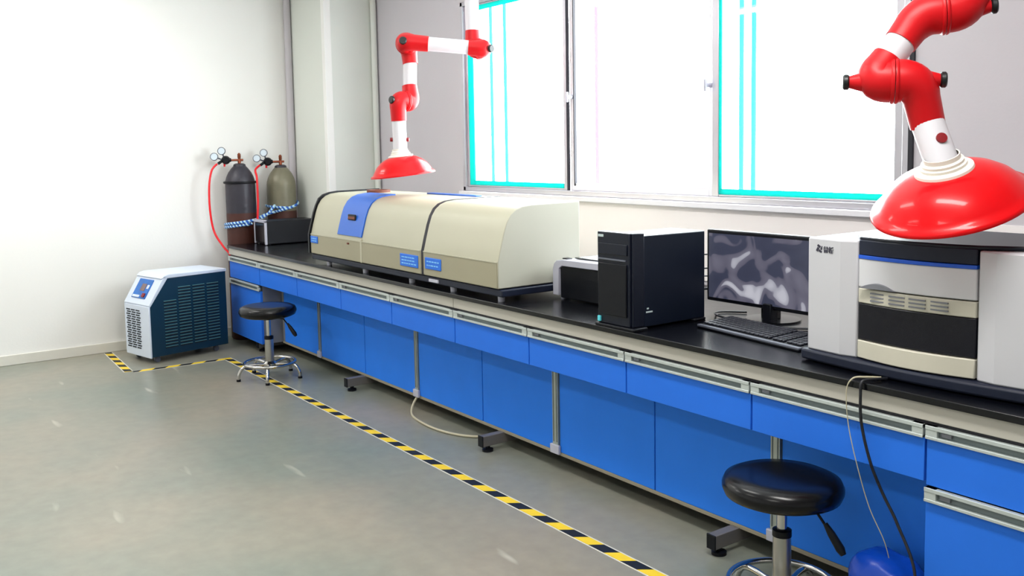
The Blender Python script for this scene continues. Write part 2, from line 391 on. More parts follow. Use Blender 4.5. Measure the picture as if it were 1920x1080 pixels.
for xf_ in (-6.78, -5.27, -3.76, -2.255, -0.75):
    b = MB(); b.box(xf_ - 0.02, xf_ + 0.02, 2.50, 3.12, 0.03, 0.082); b.box(xf_ - 0.021, xf_ + 0.021, 2.496, 2.502, 0.028, 0.084, 1)
    b.box(xf_ - 0.02, xf_ + 0.02, 3.07, 3.12, 0.03, 0.70)
    l_ = b.build('leg', ['foot_steel', 'black_plastic'], frm, bevel=0.002)
    b = MB(); b.lathe([(0, 0), (0.028, 0), (0.028, 0.012), (0.012, 0.018), (0.012, 0.034), (0, 0.034)], (xf_, 2.54, 0)); b.build('levelling_foot', 'black_plastic', l_)
    MB().lathe([(0, 0), (0.028, 0), (0.028, 0.012), (0.012, 0.018), (0.012, 0.034), (0, 0.034)], (xf_, 3.08, 0)).build('levelling_foot', 'black_plastic', l_)

def handle(x0, x1, z0, z1, par):
    h = MB(); y = FY
    # recessed pull: pale lips above and below a shadowed groove with end caps
    h.box(x0, x1, y - 0.012, y + 0.012, z1 - 0.012, z1, 0); h.box(x0, x1, y - 0.012, y + 0.012, z0, z0 + 0.009, 0)
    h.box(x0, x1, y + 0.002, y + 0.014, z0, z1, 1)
    h.box(x0, x0 + 0.035, y - 0.010, y + 0.012, z0, z1, 0); h.box(x1 - 0.035, x1, y - 0.010, y + 0.012, z0, z1, 0)
    h.box(x0 + 0.045, x0 + 0.075, y - 0.006, y + 0.012, z0 + 0.014, z1 - 0.014, 2)
    return h.build('handle', ['handle_alloy', 'handle_groove', 'carcass_grey'], par, bevel=0.0015, label='silver recessed pull')
places = ['leftmost, above the cabinet beside the chiller', 'above the left stool', 'under the left end of the long beige analyser', 'under the middle of the long beige analyser',
          'under the joint of the beige analyser covers', 'in front of the printer', 'in front of the computer tower', 'in front of the keyboard', 'with cables hanging over it, under the white instrument']
g = 0.0035
for k in range(9):
    x0, x1 = XS[k] + g, XS[k + 1] - g
    if k == 0:
        t_ = thing('base_cabinet', 'blue base cabinet with one drawer over one door, left end of bench', 'cabinet', (x0 + 0.3, FY, 0.085))
        b = MB(); b.box(x0, x1, FY + 0.02, 3.05, 0.085, 0.526); b.box(x0, x1, FY + 0.035, 3.05, 0.526, 0.694); b.build('carcass', 'carcass_grey', t_, bevel=0.002)
    else:
        t_ = thing('drawer_unit', 'blue drawer with silver pull, ' + places[k], 'drawer', (x0 + 0.3, FY, 0.526))
        B(x0, x1, FY + 0.02, FY + 0.148, 0.535, 0.694).build('carcass', 'carcass_grey', t_)
    d_ = B(x0, x1, FY, FY + 0.019, 0.528, 0.657).build('drawer', 'drawer_blue', t_, bevel=0.0015)
    handle(x0, x1, 0.657, 0.697, d_)
    if k == 0:
        d_ = B(x0, x1, FY, FY + 0.019, 0.086, 0.482).build('door', 'drawer_blue', t_, bevel=0.0015); handle(x0, x1, 0.482, 0.522, d_)
for k, pl_ in ((9, 'beside the blue plastic bag'), (10, 'last on the right')):
    x0, x1 = XS[k] + g, XS[k + 1] - g
    t_ = thing('base_cabinet', 'blue base cabinet with one drawer over one door, ' + pl_, 'cabinet', (x0 + 0.3, FY, 0.085))
    B(x0, x1, FY + 0.02, 3.05, 0.085, 0.694).build('carcass', 'carcass_grey', t_, bevel=0.002)
    d_ = B(x0, x1, FY, FY + 0.019, 0.520, 0.657).build('drawer', 'drawer_blue', t_, bevel=0.0015); handle(x0, x1, 0.657, 0.697, d_)
    d_ = B(x0, x1, FY, FY + 0.019, 0.086, 0.474).build('door', 'drawer_blue', t_, bevel=0.0015); handle(x0, x1, 0.474, 0.516, d_)
pan = [(-6.555, -5.95, 'behind the left stool'), (-5.91, -5.256, 'right of the thin post near the left stool'), (-5.25, -4.622, 'left of the post above the looped floor cable'),
       (-4.578, -3.933, 'above the looped floor cable'), (-3.927, -3.345, 'left of the wide steel post mid-bench'), (-3.295, -2.680, 'right of the wide steel post mid-bench'),
       (-2.674, -2.095, 'just left of the right stool'), (-2.045, -1.425, 'just right of the right stool')]
for x0, x1, w in pan:
    o = B(x0, x1, PYP, PYP + 0.018, 0.095, 0.70).build('blue_panel', 'panel_blue', bevel=0.0015)
    tag(o, 'recessed blue panel below the drawers, ' + w, 'panel', 'recessed blue panels under the drawers')
o = B(-6.594, -6.557, PYP, PYP + 0.018, 0.095, 0.70).build('filler_panel', 'carcass_grey', bevel=0.0015)
tag(o, 'narrow grey filler strip beside the left cabinet, behind the left stool', 'panel')

# ------------------------------------------------------------------ long beige analyser
an = thing('spectrometer', 'long beige laboratory analyser with blue lid window, on the left of the worktop', 'laboratory instrument', (-4.57, 2.7, BT))
B(-5.63, -3.50, 2.462, 2.955, BT + 0.028, BT + 0.062).build('base', 'dark_base', an, bevel=0.006)
for fx in (-5.45, -4.95, -4.40, -3.98, -3.56):
    for fy in (2.50, 2.90):
        MB().cyl((fx, fy, BT), (fx, fy, BT + 0.03), 0.016, 0.018, 14).build('foot', 'silver_plastic', an)
ZB = BT + 0.066
def prof(y0=2.455, d=0.0):
    P = [(2.95 + d, ZB), (y0 - d, ZB), (y0 - d, 0.972)]
    P += [(y0 + 0.018 - d, 1.04), (y0 + 0.038 - d, 1.11), (y0 + 0.055 - d, 1.155), (y0 + 0.078 - d, 1.19 + d), (y0 + 0.108 - d, 1.213 + d), (y0 + 0.145, 1.226 + d), (y0 + 0.2, 1.232 + d)]
    P += [(2.95 + d, 1.236 + d)]
    return P
def housing(x0, x1):
    h = MB().prism(prof(), x0, x1, 'x', 0, 1)
    return h
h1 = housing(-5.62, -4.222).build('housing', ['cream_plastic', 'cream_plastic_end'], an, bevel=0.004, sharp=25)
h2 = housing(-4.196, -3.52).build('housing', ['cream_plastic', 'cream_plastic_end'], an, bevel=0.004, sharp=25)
MB().prism(prof(2.458, 0.002), -4.2225, -4.1955, 'x').build('gap_seal', 'dark_gasket', an, sharp=25)
MB().prism(prof(2.452, 0.010), -5.638, -5.6205, 'x').build('end_plate', 'black_plastic', an, sharp=25)
B(-5.615, -4.915, 2.4515, 2.456, ZB + 0.004, 0.970).build('lower_band', 'cream_band', an, bevel=0.001)
B(-4.895, -4.226, 2.4515, 2.456, ZB + 0.004, 0.970).build('lower_band', 'cream_band', an, bevel=0.001)
B(-4.192, -3.525, 2.4515, 2.456, ZB + 0.004, 0.970).build('lower_band', 'cream_band', an, bevel=0.001)
B(-5.615, -4.226, 2.4492, 2.4552, 0.970, 0.975).build('seam_lip', 'cream_plastic', an)
B(-4.192, -3.525, 2.4492, 2.4552, 0.970, 0.975).build('seam_lip', 'cream_plastic', an)
# blue lid wrapping over the rounded shoulder
def strip(x0, x1, z0, off, name, m_, par, ymax=2.69, sk=0.0):
    P = [q for q in prof(2.455)[2:]]
    pts = []
    a, c = P[0], P[1]; tt = (z0 - a[1]) / (c[1] - a[1]) if z0 < c[1] else 0
    pts.append((a[0] + (c[0] - a[0]) * tt, z0))
    pts += [q for q in P[1:-1] if q[1] > z0]
    pts.append((ymax, 1.2325))
    q = []
    for i, p in enumerate(pts):
        t1 = V(pts[min(i + 1, len(pts) - 1)]) - V(pts[max(i - 1, 0)]); t1.normalize(); n1 = V((-t1.y, t1.x))
        q.append((p[0] + n1.x * off, p[1] + n1.y * off))
    return MB().prism(q + pts[::-1], x0, x1, 'x').build(name, m_, par, bevel=0.001, sharp=25)
lid = strip(-5.225, -4.905, 0.995, 0.008, 'blue_lid', 'cover_blue', an)
lp = MB(); lp.cyl((-5.09, 2.472, 1.115), (-5.09, 2.486, 1.117), 0.001, 0.001)
b = MB(); b.box(-0.045, 0.045, -0.006, 0.006, -0.014, 0.014, 0, Matrix.Translation((-5.065, 2.478, 1.105)) @ Matrix.Rotation(math.radians(-16), 4, 'X'))
b.build('viewing_slot', 'soot_brown', lid, bevel=0.004)
lp.bm.free()
b = MB(); b.box(-5.115, -5.015, 2.4735, 2.4835, 1.087, 1.123, 0, None); b.build('slot_frame', 'black_plastic', lid, bevel=0.006)
B(-5.08, -5.062, 2.444, 2.455, 0.945, 0.955).build('latch', 'soot_brown', an, bevel=0.002)
B(-4.915, -4.895, 2.449, 2.457, ZB, 0.985).build('seam', 'cream_plastic', an, bevel=0.002)
b = MB(); b.lathe([(0.06, 0), (0.075, 0.0), (0.075, 0.018), (0.06, 0.018), (0.055, 0.004), (0, 0.004)], (-5.33, 2.80, 1.233), n=28); b.build('flue_ring', 'soot_brown', an)
B(-4.83, -4.30, 2.86, 2.90, 1.233, 1.243).build('top_strip', 'cover_blue', an, bevel=0.002)
def label_plate(x0, x1, z0, z1, rows, seed):
    rnd = random.Random(seed)
    l = B(x0, x1, 2.446, 2.4518, z0, z1).build('label_plate', 'label_blue', an, bevel=0.003)
    c_ = MB()
    for r_ in range(rows):
        z = z1 - (r_ + 1) * (z1 - z0) / (rows + 1); x = x0 + 0.02
        while x < x1 - 0.03:
            w = rnd.uniform(0.012, 0.03); c_.box(x, min(x + w, x1 - 0.015), 2.4452, 2.4462, z - 0.003, z + 0.003); x += w + 0.006
    c_.build('print', 'label_print', l)
label_plate(-5.61, -5.505, 0.918, 0.962, 2, 1)
label_plate(-4.435, -4.245, 0.878, 0.945, 3, 2)
label_plate(-4.17, -4.015, 0.885, 0.945, 2, 3)
B(-4.15, -4.06, 2.455, 2.463, BT + 0.036, BT + 0.052).build('nameplate', 'silver_plastic', an, bevel=0.001)

# ------------------------------------------------------------------ right white instrument
wi = thing('analyser', 'large white benchtop instrument with dark glass door, under the right red hood', 'laboratory instrument', (-1.52, 2.8, BT))
# plinth with bowed front
def bow(x0, x1, y, d, n=14): return [(x0 + (x1 - x0) * i / n, y - d * math.sin(PI * i / n)) for i in range(n + 1)]
b = MB().prism(bow(-1.925, -1.115, 2.565, 0.035) + [(-1.115, 3.05), (-1.925, 3.05)], BT + 0.004, 0.822, 'z'); b.build('plinth', 'dark_base', wi, bevel=0.008, sharp=50)
for fx in (-1.88, -1.16):
    for fy in (2.60, 3.0): MB().cyl((fx, fy, BT), (fx, fy, BT + 0.012), 0.018).build('foot', 'black_plastic', wi)
B(-1.725, -1.345, 2.60, 3.02, 0.822, 1.185).build('core', 'instrument_grey', wi)
for x0, x1, s_ in ((-1.905, -1.718, 1), (-1.336, -1.135, -1)):
    c_ = 0.018
    if s_ == 1: P = [(x0, 2.575), (x1 - 0.055, 2.560), (x1, 2.572), (x1, 3.03), (x0, 3.03)]
    else: P = [(x0, 2.572), (x0 + 0.055, 2.560), (x1, 2.575), (x1, 3.03), (x0, 3.03)]
    pn = MB().prism(P, 0.822, 1.192, 'z').build('side_panel', 'instrument_white', wi, bevel=0.005, sharp=10)
DX0, DX1 = -1.714, -1.340
def bowed(z0, z1, name, m_, y=2.572, d=0.022, x0=DX0, x1=DX1, back=2.61, par=wi, bev=0.003):
    return MB().prism(bow(x0, x1, y, d) + [(x1, back), (x0, back)], z0, z1, 'z').build(name, m_, par, bevel=bev, sharp=40)
bowed(1.150, 1.197, 'top_band', 'dark_base', 2.57, 0.02)
bowed(1.139, 1.150, 'accent_stripe', 'stripe_blue', 2.568, 0.024, bev=0.001)
bowed(1.050, 1.139, 'upper_door', 'instrument_grey', 2.57, 0.022)
vt = bowed(1.000, 1.046, 'vent_strip', 'vent_cream', 2.570, 0.020)
b = MB()
for r_ in range(3):
    for q in range(4):
        xa = DX0 + 0.05 + q * 0.066; xm = xa + 0.026
        yy = 2.570 - 0.020 * math.sin(PI * (xm - DX0) / (DX1 - DX0)); z = 1.012 + r_ * 0.0115
        b.box(xa, xa + 0.052, yy - 0.0025, yy + 0.004, z - 0.0022, z + 0.0022)
b.build('vent_slots', 'carcass_grey', vt)
dr = bowed(0.884, 0.999, 'glass_door', 'door_glass', 2.572, 0.022)
bowed(0.826, 0.882, 'lower_sill', 'vent_cream', 2.568, 0.030)
# arched handle recess above the vents
P = [(-1.70, 1.050)] + [(-1.70 + 0.125 * i / 10, 1.050 + 0.018 * math.sin(PI * i / 10)) for i in range(1, 10)] + [(-1.575, 1.050)]
MB().prism(P, 2.546, 2.560, 'y').build('arched_grip', 'carcass_grey', wi, bevel=0.001)
# lid
b = MB(); b.prism([(-1.80, 2.69), (-1.715, 2.575), (-1.62, 2.556), (-1.53, 2.550), (-1.42, 2.556), (-1.335, 2.575), (-1.13, 2.69), (-1.13, 3.0), (-1.80, 3.0)], 1.1925, 1.206, 'z'); b.build('lid', 'bezel_black', wi, bevel=0.004)
# logo: four lobed lozenge and two characters
lg = MB()
cx, cz = -1.857, 1.158
for q in range(4):
    a = q * PI / 2 + 0.3
    X = Matrix.Translation((cx + 0.0085 * math.cos(a), 2.5695, cz + 0.0085 * math.sin(a))) @ Matrix.Rotation(-a - PI / 4, 4, 'Y')
    lg.box(-0.0065, 0.0065, -0.0012, 0.0012, -0.0035, 0.0035, 0, X)
lg.build('emblem', 'logo_ink', wi)
fc = bpy.data.curves.new('characters', 'FONT'); fc.body = '普析'; fc.size = 0.021; fc.extrude = 0.0008
fc.offset = 0.0006
ft = bpy.data.objects.new('characters', fc); C.objects.link(ft); bpy.context.view_layer.update()
fm_ = bpy.data.meshes.new_from_object(ft.evaluated_get(bpy.context.evaluated_depsgraph_get())); bpy.data.objects.remove(ft)
fm_.materials.clear(); fm_.materials.append(MT['logo_ink'])
fo = bpy.data.objects.new('characters', fm_); C.objects.link(fo)
fo.rotation_euler = (PI / 2, 0, math.radians(-6.5)); fo.location = V((-1.842, 2.5668, 1.149)) - V((-1.52, 2.8, BT)); fo.parent = wi

# ------------------------------------------------------------------ computer tower
tw = thing('computer_tower', 'black desktop computer tower standing on the worktop left of the monitor', 'computer', (-2.73, 2.66, BT))
B(-2.822, -2.632, 2.50, 2.875, BT + 0.008, 1.150).build('case', 'case_navy', tw, bevel=0.004)
fb = MB(); fb.box(-2.828, -2.640, 2.462, 2.50, BT + 0.012, 1.163); fb.box(-2.64, -2.628, 2.470, 2.53, BT + 0.012, 1.163)
bz = fb.build('front_bezel', 'bezel_black', tw, bevel=0.004)
b = MB(); b.box(-2.818, -2.652, 2.457, 2.463, 1.075, 1.118); b.build('optical_drive', 'bezel_black', bz, bevel=0.002)
b = MB(); b.box(-2.818, -2.660, 2.456, 2.463, 1.052, 1.058); b.build('trim_line', 'cable_grey', bz, bevel=0.001)
b = MB(); b.box(-2.820, -2.790, 2.4598, 2.4625, 1.142, 1.152); b.build('badge', 'sticker_pale', bz)
b = MB(); b.box(-2.818, -2.654, 2.455, 2.463, BT + 0.05, 1.04); b.build('front_door', 'black_plastic', bz, bevel=0.003)
b = MB(); b.box(-2.822, -2.806, 2.4535, 2.4625, 0.800, 0.822); b.build('sticker', 'sticker_cyan', bz, bevel=0.002)
b = MB(); b.box(-2.632, -2.6305, 2.54, 2.575, 0.846, 0.852); b.box(-2.632, -2.6305, 2.545, 2.555, 0.86, 0.866); b.build('side_badge', 'sticker_pale', tw)
b = MB(); b.box(-2.836, -2.61, 2.452, 2.53, BT, BT + 0.012); b.build('stand_foot', 'black_plastic', tw, bevel=0.004)
B(-2.83, -2.62, 2.80, 2.87, BT, BT + 0.010).build('stand_foot', 'black_plastic', tw, bevel=0.004)

# ------------------------------------------------------------------ monitor
mo = thing('monitor', 'flat black monitor with a painted grey reflection, behind the keyboard', 'monitor', (-2.42, 3.05, BT))
mb = MB(); mb.box(-2.735, -2.145, 3.0, 3.035, 0.836, 1.142); mb.box(-2.60, -2.28, 3.035, 3.065, 0.88, 1.08); mb.build('monitor_housing', 'black_plastic', mo, bevel=0.006)
B(-2.720, -2.160, 2.9965, 3.001, 0.852, 1.126).build('screen', 'painted_reflection', mo)
B(-2.47, -2.39, 3.03, 3.06, BT + 0.01, 0.90).build('stand_neck', 'black_gloss', mo, bevel=0.005)
B(-2.425, -2.385, 2.985, 3.03, BT + 0.006, 0.86).build('cable_clip', 'black_plastic', mo, bevel=0.003)
MB().lathe([(0, 0), (0.11, 0), (0.11, 0.008), (0.03, 0.014), (0, 0.014)], (-2.43, 3.06, BT), n=32).build('stand_base', 'black_gloss', mo)

# ------------------------------------------------------------------ keyboard
kb = thing('keyboard', 'black full-size keyboard lying in front of the monitor', 'keyboard', (-2.525, 2.715, BT), math.atan2(-0.068, 0.535))
KL, KD = 0.535, 0.175
b = MB().prism([(0, 0), (KD, 0), (KD, 0.026), (0.012, 0.014), (0, 0.010)], 0, KL, 'x')
b.build('tray', ['black_plastic'], kb, bevel=0.003, local=True)
B(0.0, KL, -0.001, 0.016, 0.006, 0.0145).build('palm_edge', 'cable_grey', kb, bevel=0.002, local=True)
kk = MB(); sl = math.atan2(0.012, KD - 0.012)
X0 = Matrix.Translation((0, 0.012, 0.0145)) @ Matrix.Rotation(sl, 4, 'X')
for r_ in range(6):
    y = 0.012 + r_ * 0.0245
    n_ = 22; pitch = (KL - 0.02) / n_
    for c_ in range(n_):
        if c_ in (15, 18): w = pitch * 0.35
        elif r_ == 0 and 4 <= c_ <= 8:
            if c_ != 4: continue
            w = pitch * 5 - 0.003
        else: w = pitch - 0.004
        kk.box(0.01 + c_ * pitch, 0.01 + c_ * pitch + w, y, y + 0.0195, 0, 0.0065, 0, X0)
kk.build('keys', 'key_black', kb, bevel=0.0012, seg=1, local=True)

# ------------------------------------------------------------------ printer
pr = thing('printer', 'black and silver laser printer between the beige analyser and the computer tower', 'printer', (-3.25, 2.93, BT))
B(-3.43, -3.02, 2.752, 3.12, BT + 0.006, 0.945).build('body', 'black_plastic', pr, bevel=0.006)
P = [(-3.475, 0.80), (-3.475, 0.925), (-3.466, 0.950), (-3.445, 0.966), (-3.40, 0.972), (-3.02, 0.978), (-3.02, 0.946), (-3.405, 0.942), (-3.428, 0.930), (-3.434, 0.80)]
MB().prism(P, 2.742, 3.12, 'y').build('silver_shell', 'silver_plastic', pr, bevel=0.003)
b = MB(); b.box(-3.38, -3.05, 2.80, 3.02, 0.9755, 0.981); b.prism([(2.83, 0.981), (3.02, 0.981), (3.02, 1.0), (2.98, 0.995)], -3.33, -3.08, 'x'); b.build('paper_tray', 'black_gloss', pr, bevel=0.002)
B(-3.43, -3.395, 2.765, 2.80, 0.972, 0.9775).build('button_panel', 'black_plastic', pr, bevel=0.003)
for fx in (-3.44, -3.06): MB().cyl((fx, 2.78, BT), (fx, 2.78, BT + 0.02), 0.014).build('foot', 'silver_plastic', pr)

# ------------------------------------------------------------------ black box at left
bx = thing('equipment_box', 'small black box with silver front edge, left of the beige analyser', 'equipment box', (-7.03, 2.9, BT))
B(-7.17, -6.945, 2.668, 3.08, BT + 0.006, 0.968).build('body', 'black_plastic', bx, bevel=0.005)
b = MB(); b.box(-6.957, -6.937, 2.655, 2.672, BT + 0.004, 0.975); b.box(-7.175, -6.937, 2.655, 2.672, 0.955, 0.978); b.box(-7.175, -7.165, 2.655, 2.672, BT + 0.004, 0.975)
b.build('silver_trim', 'silver_plastic', bx, bevel=0.004)
B(-7.16, -6.96, 2.66, 2.670, BT + 0.02, 0.95).build('front_door', 'black_gloss', bx, bevel=0.003)
for fx in (-7.15, -6.97):
    for fy in (2.7, 3.05): MB().cyl((fx, fy, BT), (fx, fy, BT + 0.008), 0.012).build('foot', 'black_plastic', bx)

# ------------------------------------------------------------------ chiller
RZ = math.radians(13)
ch = thing('chiller', 'teal and white wheeled water chiller on the floor by the left wall', 'chiller', (-7.03, 1.70, 0), RZ)
ch.scale = (1.03, 1.03, 1.035)
w2 = 0.172; DD = 0.61; Z0 = 0.045
P = [(0.012, Z0), (DD, Z0), (DD, 0.585), (0.135, 0.585), (0.012, 0.420)]
MB().prism(P, -w2, w2, 'x').build('body', 'chiller_teal', ch, bevel=0.003, local=True)
MB().prism([(0.10, 0.585), (DD + 0.006, 0.585), (DD + 0.006, 0.607), (0.16, 0.615), (0.125, 0.607)], -w2 - 0.006, w2 + 0.006, 'x').build('lid', 'chiller_white', ch, bevel=0.005, local=True)
dirv = V((0.123, 0.157)).normalized(); nrm = V((-dirv.y, dirv.x))
P = [(0.0, 0.408), (0.012, 0.397), (0.150, 0.585), (0.125, 0.607)]
sp = MB().prism(P, -w2 - 0.006, w2 + 0.006, 'x').build('control_fascia', 'chiller_white', ch, bevel=0.004, local=True)
SX = Matrix.Translation((0, 0.063, 0.509)) @ Matrix.Rotation(math.atan2(0.199, 0.125), 4, 'X')
b = MB(); b.box(-0.105, 0.085, -0.075, 0.072, -0.002, 0.006, 0, SX); b.build('display_panel', 'display_blue', sp, bevel=0.003, local=True)
b = MB(); b.box(-0.03, 0.03, -0.02, 0.035, 0.004, 0.008, 0, SX); b.build('readout', 'display_lcd', sp, bevel=0.001, local=True)
b = MB(); b.box(0.035, 0.07, -0.066, -0.035, 0.004, 0.014, 0, SX); b.build('power_switch', 'button_red', sp, bevel=0.003, local=True)
b = MB(); b.box(0.045, 0.072, 0.0, 0.03, 0.004, 0.009, 0, SX); b.box(-0.095, -0.0, -0.07, -0.052, 0.004, 0.008, 0, SX); b.build('button', 'chiller_white', sp, bevel=0.002, local=True)
fg = MB(); fg.box(-w2 - 0.004, w2 + 0.004, 0, 0.012, Z0 - 0.005, 0.402)
fp = fg.build('front_grille', 'chiller_white', ch, bevel=0.004, local=True)
b = MB()
for r_ in range(17):
    for q in range(3):
        z = 0.095 + r_ * 0.0165; x = -0.143 + q * 0.068 + (0.01 if r_ % 2 else 0)
        b.box(x, x + 0.052, -0.003, 0.004, z, z + 0.008)
b.build('grille_slots', 'slot_dark', fp, local=True)
b = MB(); b2 = MB()
for c_ in range(4):
    for r_ in range(20):
        if c_ == 0 and r_ > 15: continue
        z = 0.095 + r_ * 0.0215; y = 0.115 + c_ * 0.112
        b.box(w2 - 0.001, w2 + 0.002, y, y + 0.094, z, z + 0.007)
        b2.prism([(w2, z + 0.0075), (w2 + 0.006, z + 0.009), (w2, z + 0.013)], y, y + 0.094, 'y')
b.build('side_slots', 'slot_dark', ch, local=True); b2.build('louvres', 'louvre_teal', ch, local=True)
for sx in (-1, 1):
    for y in (0.07, DD - 0.08):
        c_ = MB(); c_.cyl((sx * 0.13 - 0.01, y, 0.02), (sx * 0.13 + 0.01, y, 0.02), 0.02, None, 18); c_.box(sx * 0.13 - 0.014, sx * 0.13 + 0.014, y - 0.012, y + 0.012, 0.022, Z0)
        c_.build('caster', 'cable_grey', ch, local=True)

# ------------------------------------------------------------------ gas cylinders
def cylinder(x, y, ztop, m1, m2, label, ring, r=0.117):
    t_ = thing('gas_cylinder', label, 'gas cylinder', (x, y, 0))
    zt = ztop
    b = MB()
    b.lathe([(0, 0.0), (r - 0.01, 0), (r, 0.012), (r, 1.02)], (x, y, 0), n=40, mi=0)
    b.lathe([(r, 1.02), (r, zt - 0.15), (r * 0.975, zt - 0.125), (r * 0.90, zt - 0.095), (r * 0.76, zt - 0.06), (r * 0.56, zt - 0.028), (r * 0.43, zt - 0.012)], (x, y, 0), n=40, mi=1)
    b.build('tank', [m1, m2], t_, sharp=60)
    MB().lathe([(0.0, zt - 0.02), (0.046, zt - 0.02), (0.05, zt - 0.012), (0.046, zt + 0.004), (0.03, zt + 0.012), (0.0, zt + 0.012)], (x, y, 0)).build('neck_ring', 'cylinder_dark', t_)
    v = MB(); v.lathe([(0.012, zt + 0.01), (0.014, zt + 0.035), (0.011, zt + 0.04), (0.011, zt + 0.055), (0.013, zt + 0.058), (0.013, zt + 0.085), (0.005, zt + 0.095), (0, zt + 0.095)], (x, y, 0), n=16)
    v.cyl((x, y + 0.03, zt + 0.038), (x, y - 0.075, zt + 0.038), 0.009); v.build('valve', 'brass', t_)
    if ring:
        MB().lathe([(r, 1.255), (r + 0.012, 1.257), (r + 0.014, 1.265), (r + 0.012, 1.273), (r, 1.275)], (x, y, 0), n=40).build('support_ring', 'black_plastic', t_)
    # regulator pointing at the room
    ry, rzz = y - 0.11, zt + 0.04
    g_ = MB(); g_.lathe([(0, -0.03), (0.028, -0.03), (0.034, -0.015), (0.034, 0.012), (0.022, 0.03), (0, 0.03)], (x + 0.005, ry, rzz), (1, -0.3, 0), n=24)
    g_.cyl((x, ry + 0.04, rzz), (x, ry - 0.03, rzz), 0.016); g_.cyl((x, ry - 0.02, rzz), (x, ry - 0.062, rzz - 0.028), 0.011)
    rg = g_.build('regulator', 'black_plastic', t_)
    for dy, dz in ((-0.095, 0.028), (-0.035, 0.072)):
        gc = V((x + 0.015, ry + dy, rzz + dz)); ax = V((0.85, -0.5, 0.1)).normalized()
        q = MB(); q.lathe([(0, -0.010), (0.028, -0.010), (0.031, -0.004), (0.031, 0.008), (0.027, 0.010), (0.026, 0.006)], gc, ax, n=24); q.cyl(gc, (x, ry + dy * 0.2, rzz), 0.006)
        go_ = q.build('gauge', 'cable_grey', rg)
        q = MB(); q.lathe([(0.0262, 0.005), (0.0262, 0.0075), (0, 0.0075)], gc, ax, n=24); q.build('dial', 'gauge_face', go_) if False else q.build('gauge_dial', 'gauge_face', rg)
    MB().cyl((x, ry - 0.01, rzz - 0.02), (x, ry - 0.012, rzz - 0.052), 0.010, 0.007).build('outlet_cap', 'hose_red', rg)
    return t_
c1 = cylinder(-7.37, 2.63, 1.405, 'cylinder_rust', 'cylinder_dark', 'dark grey and rusty brown gas cylinder, nearer the chiller', True)
c2 = cylinder(-7.37, 2.975, 1.385, 'cylinder_rust', 'cylinder_olive', 'olive grey gas cylinder in the corner, behind the small black box', False)
b = MB()
b.box(-7.268, -7.249, 2.60, 2.65, 1.315, 1.33); b.bm.free()
o = MB().tube(bez([(-7.37, 2.450, 1.416), (-7.37, 2.405, 1.365), (-7.365, 2.378, 1.24), (-7.362, 2.375, 1.05), (-7.36, 2.40, 0.88), (-7.32, 2.455, 0.76), (-7.285, 2.49, 0.70), (-7.27, 2.50, 0.60)]), 0.0085, 10).build('rubber_hose', 'hose_red')
tag(o, 'red rubber hose hanging from the dark cylinder regulator, nearest the white wall', 'hose')
o = MB().tube(bez([(-7.37, 2.797, 1.396), (-7.33, 2.745, 1.36), (-7.25, 2.725, 1.29), (-7.236, 2.72, 1.10), (-7.236, 2.712, 0.92), (-7.238, 2.745, 0.77), (-7.245, 2.76, 0.60)]), 0.0085, 10).build('rubber_hose', 'hose_red')
tag(o, 'red rubber hose hanging between the two gas cylinders', 'hose')
def wrap(cx_, cy_, r, a0, a1, z0, z1, n=14):
    return [(cx_ + r * math.cos(a0 + (a1 - a0) * i / n), cy_ + r * math.sin(a0 + (a1 - a0) * i / n), z0 + (z1 - z0) * i / n) for i in range(n + 1)]
pts = wrap(-7.37, 2.63, 0.128, -2.2, 0.7, 0.925, 0.965) + [(-7.25, 2.78, 1.0)] + wrap(-7.37, 2.975, 0.128, -0.9, 1.5, 1.015, 1.09)
o = MB().tube(bez(pts, 3), 0.0115, 8).build('rope', 'rope_blue')
rp = MB().tube(bez(wrap(-7.37, 2.63, 0.128, -2.2, 0.3, 0.90, 0.935) , 3), 0.010, 8)
rp.tube(bez(wrap(-7.37, 2.975, 0.128, -1.9, 0.2, 1.065, 1.045), 3), 0.0105, 8)
rp.tube(bez([(-7.25, 2.745, 0.97), (-7.235, 2.80, 1.01), (-7.242, 2.85, 1.06), (-7.27, 2.87, 1.07)], 6), 0.0105, 8)
rp.lathe([(0, -0.02), (0.016, -0.012), (0.02, 0), (0.016, 0.012), (0, 0.02)], (-7.238, 2.63, 0.935), n=12)
rp.build('knotted_strand', 'rope_blue', o)
tag(o, 'blue and white rope tying the two gas cylinders together', 'rope')

